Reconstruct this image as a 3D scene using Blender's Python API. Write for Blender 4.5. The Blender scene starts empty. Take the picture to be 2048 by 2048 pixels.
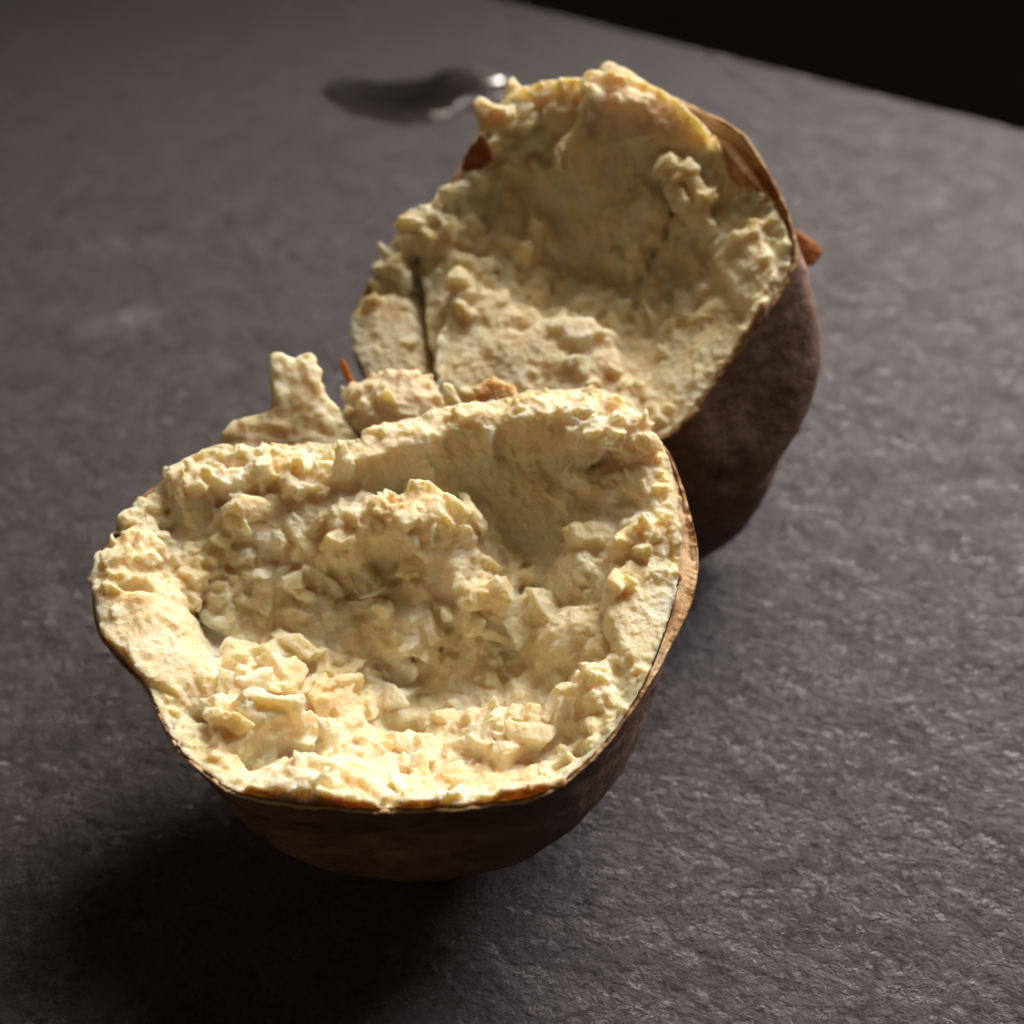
import bpy, bmesh, math, random
import numpy as np
from mathutils import Vector

sc = bpy.context.scene
# ------------------------------------------------------------------ camera
cam_d = bpy.data.cameras.new('camera'); cam = bpy.data.objects.new('camera', cam_d); sc.collection.objects.link(cam)
cam.location = (0, 0, .141); cam.rotation_euler = (math.radians(50), 0, 0)
cam_d.sensor_width = 36; cam_d.lens = 18 * 2196 / 1024; cam_d.clip_start = .005; cam_d.clip_end = 50
cam_d.dof.use_dof = True; cam_d.dof.focus_distance = .142; cam_d.dof.aperture_fstop = 15
sc.camera = cam
# ------------------------------------------------------------------ light
w = bpy.data.worlds.new('World'); sc.world = w; w.use_nodes = True
w.node_tree.nodes['Background'].inputs[0].default_value = (1, .78, .52, 1)
w.node_tree.nodes['Background'].inputs[1].default_value = .018
def area(name, loc, target, size, power, col, size_y=None, spread=180):
    l = bpy.data.lights.new(name, 'AREA'); l.shape = 'RECTANGLE' if size_y else 'DISK'; l.size = size; l.size_y = size_y or size; l.energy = power; l.color = col; l.spread = math.radians(spread)
    o = bpy.data.objects.new(name, l); sc.collection.objects.link(o); o.location = loc
    o.rotation_euler = (Vector(target) - Vector(loc)).to_track_quat('-Z', 'Y').to_euler()
    return o
area('ceiling_lamp', (.10, .50, .58), (.02, .12, .02), .26, 3.0, (1, .86, .66))
area('back_right_light', (.47, .60, .57), (.14, .12, .01), .54, 2.45, (1, .92, .86), .50, 68)  # unseen source set for the slate sheen; spread narrowed so the left stays darker
area('fill_light', (-.55, -.35, .9), (0, .13, .02), .6, .8, (1, .68, .38))  # added fill from the camera side, lifts the front-facing surfaces
sc.view_settings.view_transform = 'Standard'; sc.view_settings.look = 'None'
sc.view_settings.exposure = 0; sc.view_settings.gamma = 1
sc.cycles.use_denoising = True
sc.cycles.max_bounces = 5; sc.cycles.diffuse_bounces = 3; sc.cycles.use_adaptive_sampling = True; sc.cycles.adaptive_threshold = .025; sc.cycles.caustics_refractive = False; sc.cycles.caustics_reflective = False; sc.cycles.sample_clamp_indirect = 4

DATA = {'front': {'frame': {'C': [-0.01882, 0.108, 0.03928], 'U': [1.0, 0.0, 0.0], 'V': [-0.0, 0.97437, 0.22495], 'N': [0.0, -0.22495, 0.97437]},
           'rim': [(-3.705, -0.43, 0), (-3.775, -0.04, 0), (-3.808, 0.403, 0), (-3.692, 0.716, 0), (-3.578, 1.161, 0), (-3.376, 1.418, 0.05),
                   (-3.117, 1.739, 0.05), (-2.754, 1.926, 0.05), (-2.368, 2.073, 0.1), (-1.805, 2.216, 0.1), (-1.152, 2.264, 0.1),
                   (-0.57, 2.313, 0.1), (-0.045, 2.356, 0.25), (0.409, 2.462, 0.35), (0.898, 2.733, 0.42), (1.705, 2.835, 0.45), (2.445, 3.036, 0.45),
                   (3.117, 3.095, 0.42), (3.587, 2.843, 0.3), (3.847, 2.616, 0.2), (4.128, 2.313, 0.1), (4.306, 1.86, 0.05), (4.401, 1.206, 0),
                   (4.459, 0.734, 0), (4.439, 0.336, 0), (4.372, -0.048, 0), (4.223, -0.476, 0), (3.923, -1.046, 0), (3.62, -1.626, 0),
                   (3.306, -2.109, 0), (2.964, -2.56, 0), (2.541, -2.937, 0), (2.241, -3.149, 0), (1.764, -3.192, 0), (1.466, -3.259, 0),
                   (0.918, -3.301, 0), (0.353, -3.326, 0), (-0.264, -3.277, 0), (-1.018, -3.192, 0), (-1.568, -3.056, 0), (-1.755, -2.855, 0),
                   (-2.166, -2.599, 0), (-2.381, -2.264, 0), (-2.569, -1.994, 0), (-2.68, -1.717, 0), (-3.145, -1.303, 0), (-3.505, -0.957, 0)],
           'feat': [{'k': 'p',
                     'pts': [(-0.699, 1.504), (-0.5, 2.011), (-0.032, 2.441), (0.409, 2.587), (0.892, 2.935), (1.704, 3.036), (2.449, 3.241),
                             (3.196, 3.241), (3.814, 2.489), (3.914, 1.917), (3.515, 1.778), (3.244, 2.011), (2.641, 2.124), (1.781, 2.219),
                             (1.03, 2.105), (0.787, 1.936), (0.02, 1.714), (-0.384, 1.504)],
                     'h': 0.45,
                     's': 0.14,
                     'm': 'max',
                     'gu': 0,
                     'gv': 0.0},
                    {'k': 'e', 'c': (1.35, 2.431), 'r': (0.42, 0.22), 'h': 0.6, 'm': 'max', 'drop': 0.3, 'rot': 0},
                    {'k': 'e', 'c': (2.249, 2.512), 'r': (0.5, 0.26), 'h': 0.66, 'm': 'max', 'drop': 0.3, 'rot': 0},
                    {'k': 'e', 'c': (3.08, 2.528), 'r': (0.4, 0.3), 'h': 0.6, 'm': 'max', 'drop': 0.3, 'rot': 0},
                    {'k': 'e', 'c': (0.495, 2.158), 'r': (0.4, 0.2), 'h': 0.52, 'm': 'max', 'drop': 0.3, 'rot': 0},
                    {'k': 'e', 'c': (-0.105, 1.964), 'r': (0.35, 0.18), 'h': 0.45, 'm': 'max', 'drop': 0.3, 'rot': 0},
                    {'k': 'p',
                     'pts': [(-2.003, 1.249), (-1.158, 1.348), (-0.229, 1.393), (0.628, 1.484), (1.207, 1.393), (1.425, 1.213), (1.325, 0.904),
                             (0.738, 0.644), (0.037, 0.687), (-0.775, 0.432), (-1.628, 0.602), (-2.297, 0.86)],
                     'h': -0.15,
                     's': 0.07,
                     'm': 'add',
                     'a': 0.2,
                     'gu': 0,
                     'gv': 0.25},
                    {'k': 'p',
                     'pts': [(-0.827, 0.998), (0.007, 1.175), (0.639, 1.309), (1.106, 1.22), (1.013, 0.824), (0.248, 0.737), (-0.443, 0.651)],
                     'h': -0.1,
                     's': 0.04,
                     'm': 'add',
                     'a': 0.09,
                     'gu': 0,
                     'gv': 0},
                    {'k': 'p',
                     'pts': [(-2.761, 0.637), (-1.998, 0.68), (-0.994, 0.467), (-1.034, 0.216), (-1.928, 0.216), (-2.63, 0.299)],
                     'h': -0.2,
                     's': 0.05,
                     'm': 'add',
                     'a': 0.09,
                     'gu': 0,
                     'gv': 0},
                    {'k': 'p',
                     'pts': [(-0.834, 0.4), (-0.29, 0.658), (0.282, 0.658), (0.227, 0.4), (-0.254, 0.232), (-0.738, 0.148)],
                     'h': -0.6,
                     's': 0.05,
                     'm': 'add',
                     'a': -0.14,
                     'gu': 0,
                     'gv': 0},
                    {'k': 'p',
                     'pts': [(0.779, 0.849), (1.277, 0.981), (1.604, 0.675), (1.539, 0.25), (1.159, 0.083), (0.868, 0.418)],
                     'h': -0.5,
                     's': 0.05,
                     'm': 'add',
                     'a': 0.14,
                     'gu': 0,
                     'gv': 0},
                    {'k': 'p',
                     'pts': [(-3.1, 1.647), (-2.385, 2.115), (-1.478, 1.879), (-0.874, 1.647), (-1.414, 1.373), (-2.315, 1.239), (-2.916, 1.239)],
                     'h': 0.05,
                     's': 0.05,
                     'm': 'add',
                     'a': 0.18,
                     'gu': 0,
                     'gv': 0},
                    {'k': 'p',
                     'pts': [(-1.464, 1.635), (-0.544, 1.82), (-0.231, 1.543), (-0.778, 1.271), (-1.424, 1.316)],
                     'h': -0.05,
                     's': 0.05,
                     'm': 'add',
                     'a': 0.14,
                     'gu': 0,
                     'gv': 0},
                    {'k': 'p',
                     'pts': [(-2.553, 1.521), (-1.719, 1.658), (-1.404, 1.43), (-2.155, 1.25)],
                     'h': 0.15,
                     's': 0.03,
                     'm': 'add',
                     'a': 0.08,
                     'gu': 0,
                     'gv': 0},
                    {'k': 'e', 'c': (-3.379, 1.448), 'r': (0.22, 0.1), 'h': -0.4, 'm': 'min', 'drop': 0.4, 'rot': 0.7},
                    {'k': 'e', 'c': (-3.495, 0.684), 'r': (0.26, 0.06), 'h': -0.34, 'm': 'min', 'drop': 0.4, 'rot': 0.5},
                    {'k': 'e', 'c': (-3.014, 0.867), 'r': (0.2, 0.06), 'h': -0.34, 'm': 'min', 'drop': 0.3, 'rot': 0.5},
                    {'k': 'e', 'c': (-2.95, 1.147), 'r': (0.16, 0.05), 'h': -0.3, 'm': 'min', 'drop': 0.3, 'rot': 0.6},
                    {'k': 'p',
                     'pts': [(-3.647, 0.712), (-3.113, 0.601), (-2.839, 0.432), (-3.058, 0.324), (-3.652, 0.542)],
                     'h': 0.03,
                     's': 0.02,
                     'm': 'add',
                     'a': 0.1,
                     'gu': 0,
                     'gv': 0},
                    {'k': 'p',
                     'pts': [(-3.505, 0.989), (-2.93, 0.729), (-2.776, 0.643), (-2.898, 0.559), (-3.538, 0.815)],
                     'h': 0.03,
                     's': 0.02,
                     'm': 'add',
                     'a': 0.08,
                     'gu': 0,
                     'gv': 0},
                    {'k': 'p',
                     'pts': [(-3.847, 0.245), (-3.554, 0.37), (-3.042, 0.204), (-2.628, -0.121), (-2.37, -0.593), (-2.142, -1.083), (-1.866, -1.433),
                             (-1.88, -1.696), (-2.213, -1.766), (-2.672, -1.661), (-3.142, -1.23), (-3.506, -0.897)],
                     'h': 0,
                     's': 0.03,
                     'm': 'add',
                     'a': 0.16,
                     'gu': 0.15,
                     'gv': 0},
                    {'k': 'e', 'c': (-3.07, -0.295), 'r': (0.28, 0.1), 'h': -0.1, 'm': 'min', 'drop': 0.2, 'rot': -0.2},
                    {'k': 'p',
                     'pts': [(-2.578, -0.14), (-2.229, -0.774), (-2.018, -1.042), (-1.829, -0.966), (-2.13, -0.342), (-2.46, -0.017)],
                     'h': -0.6,
                     's': 0.06,
                     'm': 'add',
                     'a': -0.22,
                     'gu': 0,
                     'gv': 0},
                    {'k': 'p',
                     'pts': [(-2.3, -1.628), (-2.152, -1.556), (-1.906, -1.876), (-1.724, -2.221), (-1.907, -2.255), (-2.143, -1.981)],
                     'h': -0.4,
                     's': 0.08,
                     'm': 'add',
                     'a': -0.14,
                     'gu': 0,
                     'gv': 0},
                    {'k': 'p',
                     'pts': [(-1.936, -1.751), (-1.682, -1.537), (-1.202, -1.515), (-0.769, -1.644), (-0.551, -1.891), (-0.906, -2.098),
                             (-1.514, -2.234), (-1.853, -2.064)],
                     'h': -0.3,
                     's': 0.05,
                     'm': 'add',
                     'a': 0.22,
                     'gu': -0.1,
                     'gv': 0},
                    {'k': 'p',
                     'pts': [(-1.564, -1.767), (-1.261, -1.661), (-0.867, -1.767), (-0.783, -1.941), (-1.209, -2.044), (-1.527, -2.01)],
                     'h': -0.2,
                     's': 0.03,
                     'm': 'add',
                     'a': 0.1,
                     'gu': 0,
                     'gv': 0},
                    {'k': 'p',
                     'pts': [(-1.789, -1.098), (-1.489, -0.87), (-0.994, -1.098), (-0.889, -1.431), (-1.542, -1.431)],
                     'h': -0.5,
                     's': 0.05,
                     'm': 'add',
                     'a': 0.16,
                     'gu': 0,
                     'gv': 0},
                    {'k': 'p',
                     'pts': [(-1.682, -2.489), (-1.072, -2.116), (-0.531, -1.801), (-0.417, -1.977), (-0.97, -2.422), (-1.305, -2.721)],
                     'h': -0.55,
                     's': 0.08,
                     'm': 'add',
                     'a': -0.26,
                     'gu': 0,
                     'gv': 0},
                    {'k': 'p',
                     'pts': [(-1.865, -2.613), (-1.678, -2.248), (-1.453, -2.302), (-1.457, -2.482), (-1.577, -2.697)],
                     'h': -0.2,
                     's': 0.03,
                     'm': 'add',
                     'a': 0.12,
                     'gu': 0,
                     'gv': 0},
                    {'k': 'p',
                     'pts': [(-1.234, -3.112), (-1.094, -2.828), (-0.718, -2.439), (-0.347, -2.472), (0.037, -2.668), (0.358, -2.924),
                             (0.433, -3.143), (-0.335, -3.186)],
                     'h': -0.15,
                     's': 0.07,
                     'm': 'add',
                     'a': 0.16,
                     'gu': -0.2,
                     'gv': 0},
                    {'k': 'p',
                     'pts': [(-0.898, -2.882), (-0.574, -2.56), (-0.14, -2.658), (0.06, -2.882), (-0.399, -3.07)],
                     'h': -0.1,
                     's': 0.04,
                     'm': 'add',
                     'a': 0.08,
                     'gu': 0,
                     'gv': 0},
                    {'k': 'p',
                     'pts': [(-1.649, -0.717), (-1.315, -0.401), (-0.961, -0.481), (-0.891, -0.74), (-1.255, -0.872)],
                     'h': -0.7,
                     's': 0.04,
                     'm': 'add',
                     'a': 0.18,
                     'gu': 0,
                     'gv': 0},
                    {'k': 'p',
                     'pts': [(-2.189, -0.813), (-1.9, -0.501), (-1.616, -0.58), (-1.639, -0.89), (-2.018, -1.042)],
                     'h': -0.6,
                     's': 0.04,
                     'm': 'add',
                     'a': 0.12,
                     'gu': 0,
                     'gv': 0},
                    {'k': 'e', 'c': (0.229, 0.023), 'r': (0.45, 0.36), 'h': -0.86, 'm': 'max', 'drop': 0.25, 'rot': 0},
                    {'k': 'e', 'c': (1.433, 0.161), 'r': (0.3, 0.25), 'h': -0.62, 'm': 'max', 'drop': 0.3, 'rot': 0},
                    {'k': 'p',
                     'pts': [(1.186, -1.406), (1.384, -1.257), (1.788, -1.369), (2.121, -1.553), (2.213, -2.126), (1.728, -2.436), (1.402, -2.126)],
                     'h': -0.9,
                     's': 0.06,
                     'm': 'add',
                     'a': 0.22,
                     'gu': 0.1,
                     'gv': 0},
                    {'k': 'p',
                     'pts': [(0.093, -1.477), (0.563, -1.402), (0.777, -1.625), (0.386, -1.843), (0.047, -1.771)],
                     'h': -1.2,
                     's': 0.1,
                     'm': 'add',
                     'a': -0.15,
                     'gu': 0,
                     'gv': 0},
                    {'k': 'p',
                     'pts': [(-0.92, -1.847), (-0.353, -1.705), (-0.075, -1.918), (-0.49, -2.264), (-0.815, -2.196)],
                     'h': -0.6,
                     's': 0.05,
                     'm': 'add',
                     'a': 0.14,
                     'gu': 0,
                     'gv': 0},
                    {'k': 'p',
                     'pts': [(-0.718, -1.106), (-0.17, -1.181), (-0.017, -1.406), (-0.405, -1.553), (-0.753, -1.406)],
                     'h': -0.9,
                     's': 0.05,
                     'm': 'add',
                     'a': 0.14,
                     'gu': 0,
                     'gv': 0},
                    {'k': 'p',
                     'pts': [(2.616, 1.981), (3.098, 2.171), (3.657, 2.316), (3.868, 1.701), (3.779, 1.472), (3.133, 1.381), (2.714, 1.609)],
                     'h': 0.04,
                     's': 0.05,
                     'm': 'max',
                     'gu': 0,
                     'gv': 0.05},
                    {'k': 'p',
                     'pts': [(2.81, 2.199), (3.629, 2.344), (3.687, 2.103), (2.946, 1.914)],
                     'h': -0.05,
                     's': 0.03,
                     'm': 'add',
                     'a': 0.08,
                     'gu': 0,
                     'gv': 0},
                    {'k': 'p',
                     'pts': [(2.598, 1.043), (3.062, 1.113), (3.332, 0.867), (3.113, 0.694), (2.764, 0.737)],
                     'h': -0.16,
                     's': 0.05,
                     'm': 'max',
                     'gu': 0,
                     'gv': 0},
                    {'k': 'p',
                     'pts': [(3.244, 0.646), (3.793, 0.818), (4.284, 0.732), (4.326, 0.327), (3.954, 0.261), (3.351, 0.369)],
                     'h': 0.12,
                     's': 0.04,
                     'm': 'max',
                     'gu': 0,
                     'gv': 0},
                    {'k': 'p',
                     'pts': [(3.427, 2.14), (4.069, 2.382), (4.333, 1.262), (4.413, 0.314), (4.159, 0.149), (3.817, 0.996)],
                     'h': 0.02,
                     's': 0.06,
                     'm': 'add',
                     'a': 0.1,
                     'gu': 0,
                     'gv': 0},
                    {'k': 'p',
                     'pts': [(3.164, -0.121), (3.412, 0.098), (3.824, 0.163), (4.245, -0.04), (4.134, -0.515), (3.709, -1.303), (3.325, -1.303),
                             (3.133, -0.708)],
                     'h': 0.0,
                     's': 0.07,
                     'm': 'max',
                     'gu': 0,
                     'gv': 0.06},
                    {'k': 'e', 'c': (2.87, 0.55), 'r': (0.42, 0.48), 'h': -0.32, 'm': 'max', 'drop': 0.6, 'rot': 0},
                    {'k': 'e', 'c': (2.773, -0.442), 'r': (0.5, 0.55), 'h': -0.5, 'm': 'max', 'drop': 0.7, 'rot': 0},
                    {'k': 'e', 'c': (2.276, -0.015), 'r': (0.3, 0.3), 'h': -0.8, 'm': 'max', 'drop': 0.5, 'rot': 0},
                    {'k': 'e', 'c': (2.974, -1.635), 'r': (0.46, 0.5), 'h': -0.25, 'm': 'max', 'drop': 0.6, 'rot': 0.5},
                    {'k': 'p',
                     'pts': [(2.428, -1.776), (2.688, -1.599), (2.747, -1.741), (2.676, -1.951), (2.453, -2.02)],
                     'h': -0.25,
                     's': 0.03,
                     'm': 'add',
                     'a': 0.1,
                     'gu': 0,
                     'gv': 0},
                    {'k': 'p',
                     'pts': [(2.811, -1.661), (2.971, -1.626), (3.025, -1.837), (2.865, -1.872)],
                     'h': -0.2,
                     's': 0.03,
                     'm': 'add',
                     'a': 0.09,
                     'gu': 0,
                     'gv': 0},
                    {'k': 'p',
                     'pts': [(2.692, -1.41), (3.019, -1.301), (3.166, -1.554), (3.125, -1.732), (3.039, -1.554), (2.784, -1.518)],
                     'h': -0.2,
                     's': 0.03,
                     'm': 'add',
                     'a': 0.07,
                     'gu': 0,
                     'gv': 0},
                    {'k': 'p',
                     'pts': [(2.352, -2.589), (2.67, -2.302), (2.81, -2.255), (2.843, -2.356), (2.666, -2.423), (2.441, -2.701)],
                     'h': -0.4,
                     's': 0.03,
                     'm': 'add',
                     'a': -0.2,
                     'gu': 0,
                     'gv': 0},
                    {'k': 'p',
                     'pts': [(0.507, -3.173), (0.554, -2.987), (1.087, -2.956), (1.151, -3.112), (0.922, -3.247)],
                     'h': 0.0,
                     's': 0.03,
                     'm': 'add',
                     'a': 0.16,
                     'gu': 0,
                     'gv': 0},
                    {'k': 'p',
                     'pts': [(1.135, -3.142), (1.156, -2.893), (1.322, -2.893), (1.341, -3.142)],
                     'h': 0.0,
                     's': 0.03,
                     'm': 'add',
                     'a': 0.2,
                     'gu': 0,
                     'gv': 0},
                    {'k': 'p',
                     'pts': [(1.741, -3.173), (1.799, -2.937), (2.096, -2.849), (2.303, -2.956), (2.211, -3.142)],
                     'h': 0.0,
                     's': 0.03,
                     'm': 'add',
                     'a': 0.18,
                     'gu': 0,
                     'gv': 0},
                    {'k': 'p',
                     'pts': [(1.388, -3.173), (1.445, -3.05), (1.681, -3.05), (1.711, -3.173)],
                     'h': 0,
                     's': 0.03,
                     'm': 'add',
                     'a': 0.1,
                     'gu': 0,
                     'gv': 0},
                    {'k': 'p',
                     'pts': [(-0.484, -3.247), (-0.381, -3.112), (-0.026, -3.124), (0.331, -3.173), (0.28, -3.283)],
                     'h': 0,
                     's': 0.03,
                     'm': 'add',
                     'a': 0.12,
                     'gu': 0,
                     'gv': 0}],
           'base': [(0.228, 1.663, -0.5), (1.336, 1.663, -0.5), (2.295, 1.663, -0.5), (-2.503, 0.737, -0.22), (-1.819, 0.896, -0.2),
                    (-0.986, 0.999, -0.22), (-0.072, 1.043, -0.28), (0.991, 1.114, -0.377), (-2.463, 0.155, -0.483), (-1.66, 0.177, -0.645),
                    (-0.771, 0.198, -0.807), (0.287, 0.232, -0.86), (1.211, 0.416, -0.752), (-1.1, -0.38, -1.075), (-0.406, -0.629, -1.343),
                    (0.634, -0.51, -1.558), (1.564, -0.159, -1.452), (2.145, 0.525, -1.182), (2.224, 1.271, -0.968), (1.025, -1.4, -1.505),
                    (0.221, -1.555, -1.343), (1.719, -1.581, -1.29), (-3.099, -0.221, -0.03), (-2.51, -0.74, -0.2), (-2.115, -1.107, -0.483),
                    (-2.045, -0.345, -0.86), (-2.011, -1.808, -0.537), (-1.512, -1.621, -0.483), (-0.908, -1.673, -0.807), (-1.463, -2.544, -0.28),
                    (-0.909, -2.86, -0.15), (-0.379, -2.585, -0.483), (0.152, -2.891, -0.377), (0.776, -2.555, -0.86), (1.412, -2.51, -0.807),
                    (3.026, 1.895, -0.2), (3.777, 1.316, -0.05), (3.693, 0.08, -0.12), (2.852, 0.701, -0.537), (2.761, -0.215, -0.807),
                    (3.393, -0.712, -0.377), (2.973, -1.419, -0.592), (2.38, -1.908, -0.913), (2.749, -2.13, -0.592), (2.104, -2.674, -0.43),
                    (-2.248, 1.641, 0.0), (-1.179, 1.733, 0.0), (-2.971, 1.277, 0.0), (-3.191, 0.824, -0.1), (-0.493, 2.002, -0.1),
                    (3.179, 2.356, 0.05)],
           'smooth': [[(-0.504, 1.989), (0.803, 2.472), (1.776, 2.691), (2.604, 2.591), (2.657, 1.801), (1.709, 1.341), (-0.087, 1.341)],
                      [(-3.331, 0.095), (-2.598, -0.226), (-1.89, -1.503), (-2.005, -1.749), (-2.663, -1.574), (-3.148, -1.068)],
                      [(2.504, 1.115), (3.299, 1.115), (3.253, 0.25), (3.193, -0.87), (2.256, -0.87), (2.415, 0.334)],
                      [(3.269, -0.176), (4.151, -0.095), (3.659, -1.247), (3.217, -1.1)],
                      [(-1.258, -1.869), (-0.494, -1.726), (-0.828, -2.218), (-1.545, -2.557)]],
           'clear': [[(-2.474, -0.328), (-2.134, -0.947), (-1.927, -1.209), (-1.868, -1.172), (-2.054, -0.834), (-2.346, -0.288)]],
           'chunks': [{'n': 'flesh_shard',
                       'frame': {'C': [-0.03338, 0.136, 0.04034],
                                 'U': [0.99462, 0.08086, -0.06469],
                                 'V': [0.0, 0.6247, 0.78087],
                                 'N': [0.10356, -0.77667, 0.62134]},
                       'pts': [(-1.128, 0.133), (-0.954, 0.363), (-0.624, 0.426), (-0.307, 0.573), (-0.395, 1.054), (-0.371, 1.437), (-0.273, 1.453),
                               (-0.167, 1.401), (-0.054, 1.334), (0.059, 1.35), (0.158, 1.413), (0.279, 1.453), (0.369, 1.201), (0.467, 0.794),
                               (0.656, 0.542), (0.877, 0.274), (1.029, 0.004), (0.875, -0.383), (0.225, -0.654), (-0.381, -0.654), (-0.831, -0.386),
                               (-1.092, -0.195)],
                       't': 0.34,
                       'mat': 'flesh',
                       'rag': 0.035,
                       'bend': 0.0},
                      {'n': 'skin_flake',
                       'frame': {'C': [-0.02459, 0.142, 0.03836],
                                 'U': [0.95092, -0.20137, 0.23493],
                                 'V': [-0.0, 0.75926, 0.65079],
                                 'N': [-0.30943, -0.61885, 0.72199]},
                       'pts': [(-0.223, 0.099), (-0.138, 0.232), (0.039, 0.185), (0.2, 0.026), (0.291, -0.143), (0.183, -0.338), (-0.022, -0.161)],
                       't': 0.05,
                       'mat': 'flake',
                       'rag': 0.02,
                       'bend': 0.0}]},
 'rear': {'frame': {'C': [0.01055, 0.168, 0.05513],
                    'U': [0.96559, -0.16701, 0.19934],
                    'V': [0.0, 0.76652, 0.64222],
                    'N': [-0.26005, -0.62012, 0.74015]},
          'rim': [(-3.991, -0.482, 0), (-3.74, 0.067, 0), (-3.46, 0.587, 0), (-3.178, 1.098, 0), (-2.918, 1.226, 0), (-2.521, 1.496, 0),
                  (-2.174, 1.865, 0), (-1.948, 2.307, 0), (-1.721, 2.702, 0), (-1.356, 3.028, 0), (-0.903, 3.292, 0), (-0.32, 3.323, 0),
                  (0.279, 3.293, 0), (0.731, 3.268, 0), (1.365, 2.907, 0), (1.855, 2.675, 0), (2.458, 2.204, 0), (2.777, 2.041, 0), (3.032, 1.571, 0),
                  (3.374, 0.821, 0), (3.545, 0.268, 0), (3.619, -0.315, 0), (3.42, -0.837, 0), (3.048, -1.275, 0), (2.64, -1.817, 0),
                  (2.088, -2.464, 0), (1.904, -2.836, 0), (1.476, -3.175, 0), (0.946, -3.281, 0), (-0.034, -3.304, 0), (-1.299, -3.057, 0),
                  (-2.619, -2.626, 0), (-3.587, -2.026, 0), (-3.877, -1.599, 0), (-4.014, -1.041, 0)],
          'feat': [{'k': 'p',
                    'pts': [(-2.185, -0.377), (-2.051, -0.172), (-1.466, -0.296), (-0.892, -0.801), (-0.545, -1.011), (-0.287, -0.903),
                            (0.224, -0.908), (0.597, -1.29), (0.793, -1.949), (1.104, -2.73), (0.768, -3.289), (-1.326, -3.416), (-2.294, -2.84),
                            (-2.349, -1.871), (-2.358, -1.156), (-2.135, -0.816)],
                    'h': -0.1,
                    's': 0.04,
                    'm': 'add',
                    'a': 0.36,
                    'gu': 0,
                    'gv': 0.12},
                   {'k': 'p',
                    'pts': [(-2.802, 0.077), (-2.321, 0.399), (-1.767, 0.245), (-1.584, -0.051), (-2.175, -0.358), (-2.294, -2.159), (-2.476, -2.146),
                            (-2.771, -0.761)],
                    'h': -0.35,
                    's': 0.06,
                    'm': 'add',
                    'a': 0.16,
                    'gu': 0,
                    'gv': 0},
                   {'k': 'p',
                    'pts': [(-0.276, -1.01), (0.233, -0.988), (0.521, -1.344), (0.226, -1.575), (-0.195, -1.452)],
                    'h': -0.05,
                    's': 0.05,
                    'm': 'add',
                    'a': 0.12,
                    'gu': 0,
                    'gv': 0},
                   {'k': 'p',
                    'pts': [(-4.008, -0.657), (-3.695, -0.318), (-3.228, -0.226), (-2.924, -0.577), (-2.653, -1.505), (-2.373, -2.236),
                            (-3.097, -2.182), (-3.655, -1.962), (-4.002, -1.209)],
                    'h': -0.05,
                    's': 0.05,
                    'm': 'add',
                    'a': 0.16,
                    'gu': 0,
                    'gv': 0},
                   {'k': 'p',
                    'pts': [(-3.318, 0.468), (-2.938, 0.332), (-2.95, -0.086), (-3.592, -0.067), (-3.74, 0.136)],
                    'h': -0.25,
                    's': 0.05,
                    'm': 'add',
                    'a': 0.14,
                    'gu': 0,
                    'gv': 0},
                   {'k': 'p',
                    'pts': [(-3.896, -0.205), (-3.331, 0.113), (-2.967, -0.205), (-3.231, -0.131), (-3.704, -0.224)],
                    'h': -0.3,
                    's': 0.05,
                    'm': 'add',
                    'a': -0.2,
                    'gu': 0,
                    'gv': 0},
                   {'k': 'p',
                    'pts': [(-2.997, 0.48), (-2.903, 0.469), (-2.831, 0.041), (-2.766, -0.52), (-2.637, -1.172), (-2.446, -1.819), (-2.278, -2.321),
                            (-2.386, -2.34), (-2.555, -1.855), (-2.738, -1.209), (-2.859, -0.558), (-2.933, 0.005)],
                    'h': -0.25,
                    's': 0.025,
                    'm': 'add',
                    'a': -0.5,
                    'gu': 0,
                    'gv': 0},
                   {'k': 'p',
                    'pts': [(-3.178, 1.098), (-2.677, 1.319), (-2.212, 1.074), (-2.764, 0.955)],
                    'h': 0.0,
                    's': 0.03,
                    'm': 'add',
                    'a': 0.14,
                    'gu': 0,
                    'gv': 0},
                   {'k': 'p',
                    'pts': [(-3.2, 0.747), (-2.595, 0.863), (-2.224, 0.653), (-2.869, 0.55)],
                    'h': -0.05,
                    's': 0.03,
                    'm': 'add',
                    'a': 0.14,
                    'gu': 0,
                    'gv': 0},
                   {'k': 'p',
                    'pts': [(-2.528, 1.488), (-1.7, 1.852), (-1.563, 1.692), (-2.248, 1.311)],
                    'h': -0.1,
                    's': 0.03,
                    'm': 'add',
                    'a': 0.1,
                    'gu': 0,
                    'gv': 0},
                   {'k': 'p',
                    'pts': [(-1.946, 1.888), (-0.937, 2.085), (-0.847, 1.884), (-1.667, 1.662)],
                    'h': -0.3,
                    's': 0.04,
                    'm': 'add',
                    'a': 0.14,
                    'gu': 0,
                    'gv': 0},
                   {'k': 'p',
                    'pts': [(0.22, 3.32), (1.332, 3.003), (1.989, 2.535), (2.539, 1.827), (2.128, 1.663), (1.556, 1.833), (0.887, 1.927),
                            (-0.146, 1.706), (-0.495, 1.754), (0.123, 2.496)],
                    'h': 0.05,
                    's': 0.08,
                    'm': 'add',
                    'a': 0.22,
                    'gu': 0,
                    'gv': 0.05},
                   {'k': 'p',
                    'pts': [(-0.362, 2.03), (0.166, 2.49), (0.345, 2.926), (0.56, 2.8), (0.247, 2.018), (-0.275, 1.834)],
                    'h': 0.05,
                    's': 0.04,
                    'm': 'add',
                    'a': 0.16,
                    'gu': 0,
                    'gv': 0},
                   {'k': 'p',
                    'pts': [(-1.339, 3.034), (-0.342, 3.452), (0.19, 3.367), (0.006, 2.69), (-0.618, 2.125), (-1.337, 2.226), (-1.703, 2.277)],
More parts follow.
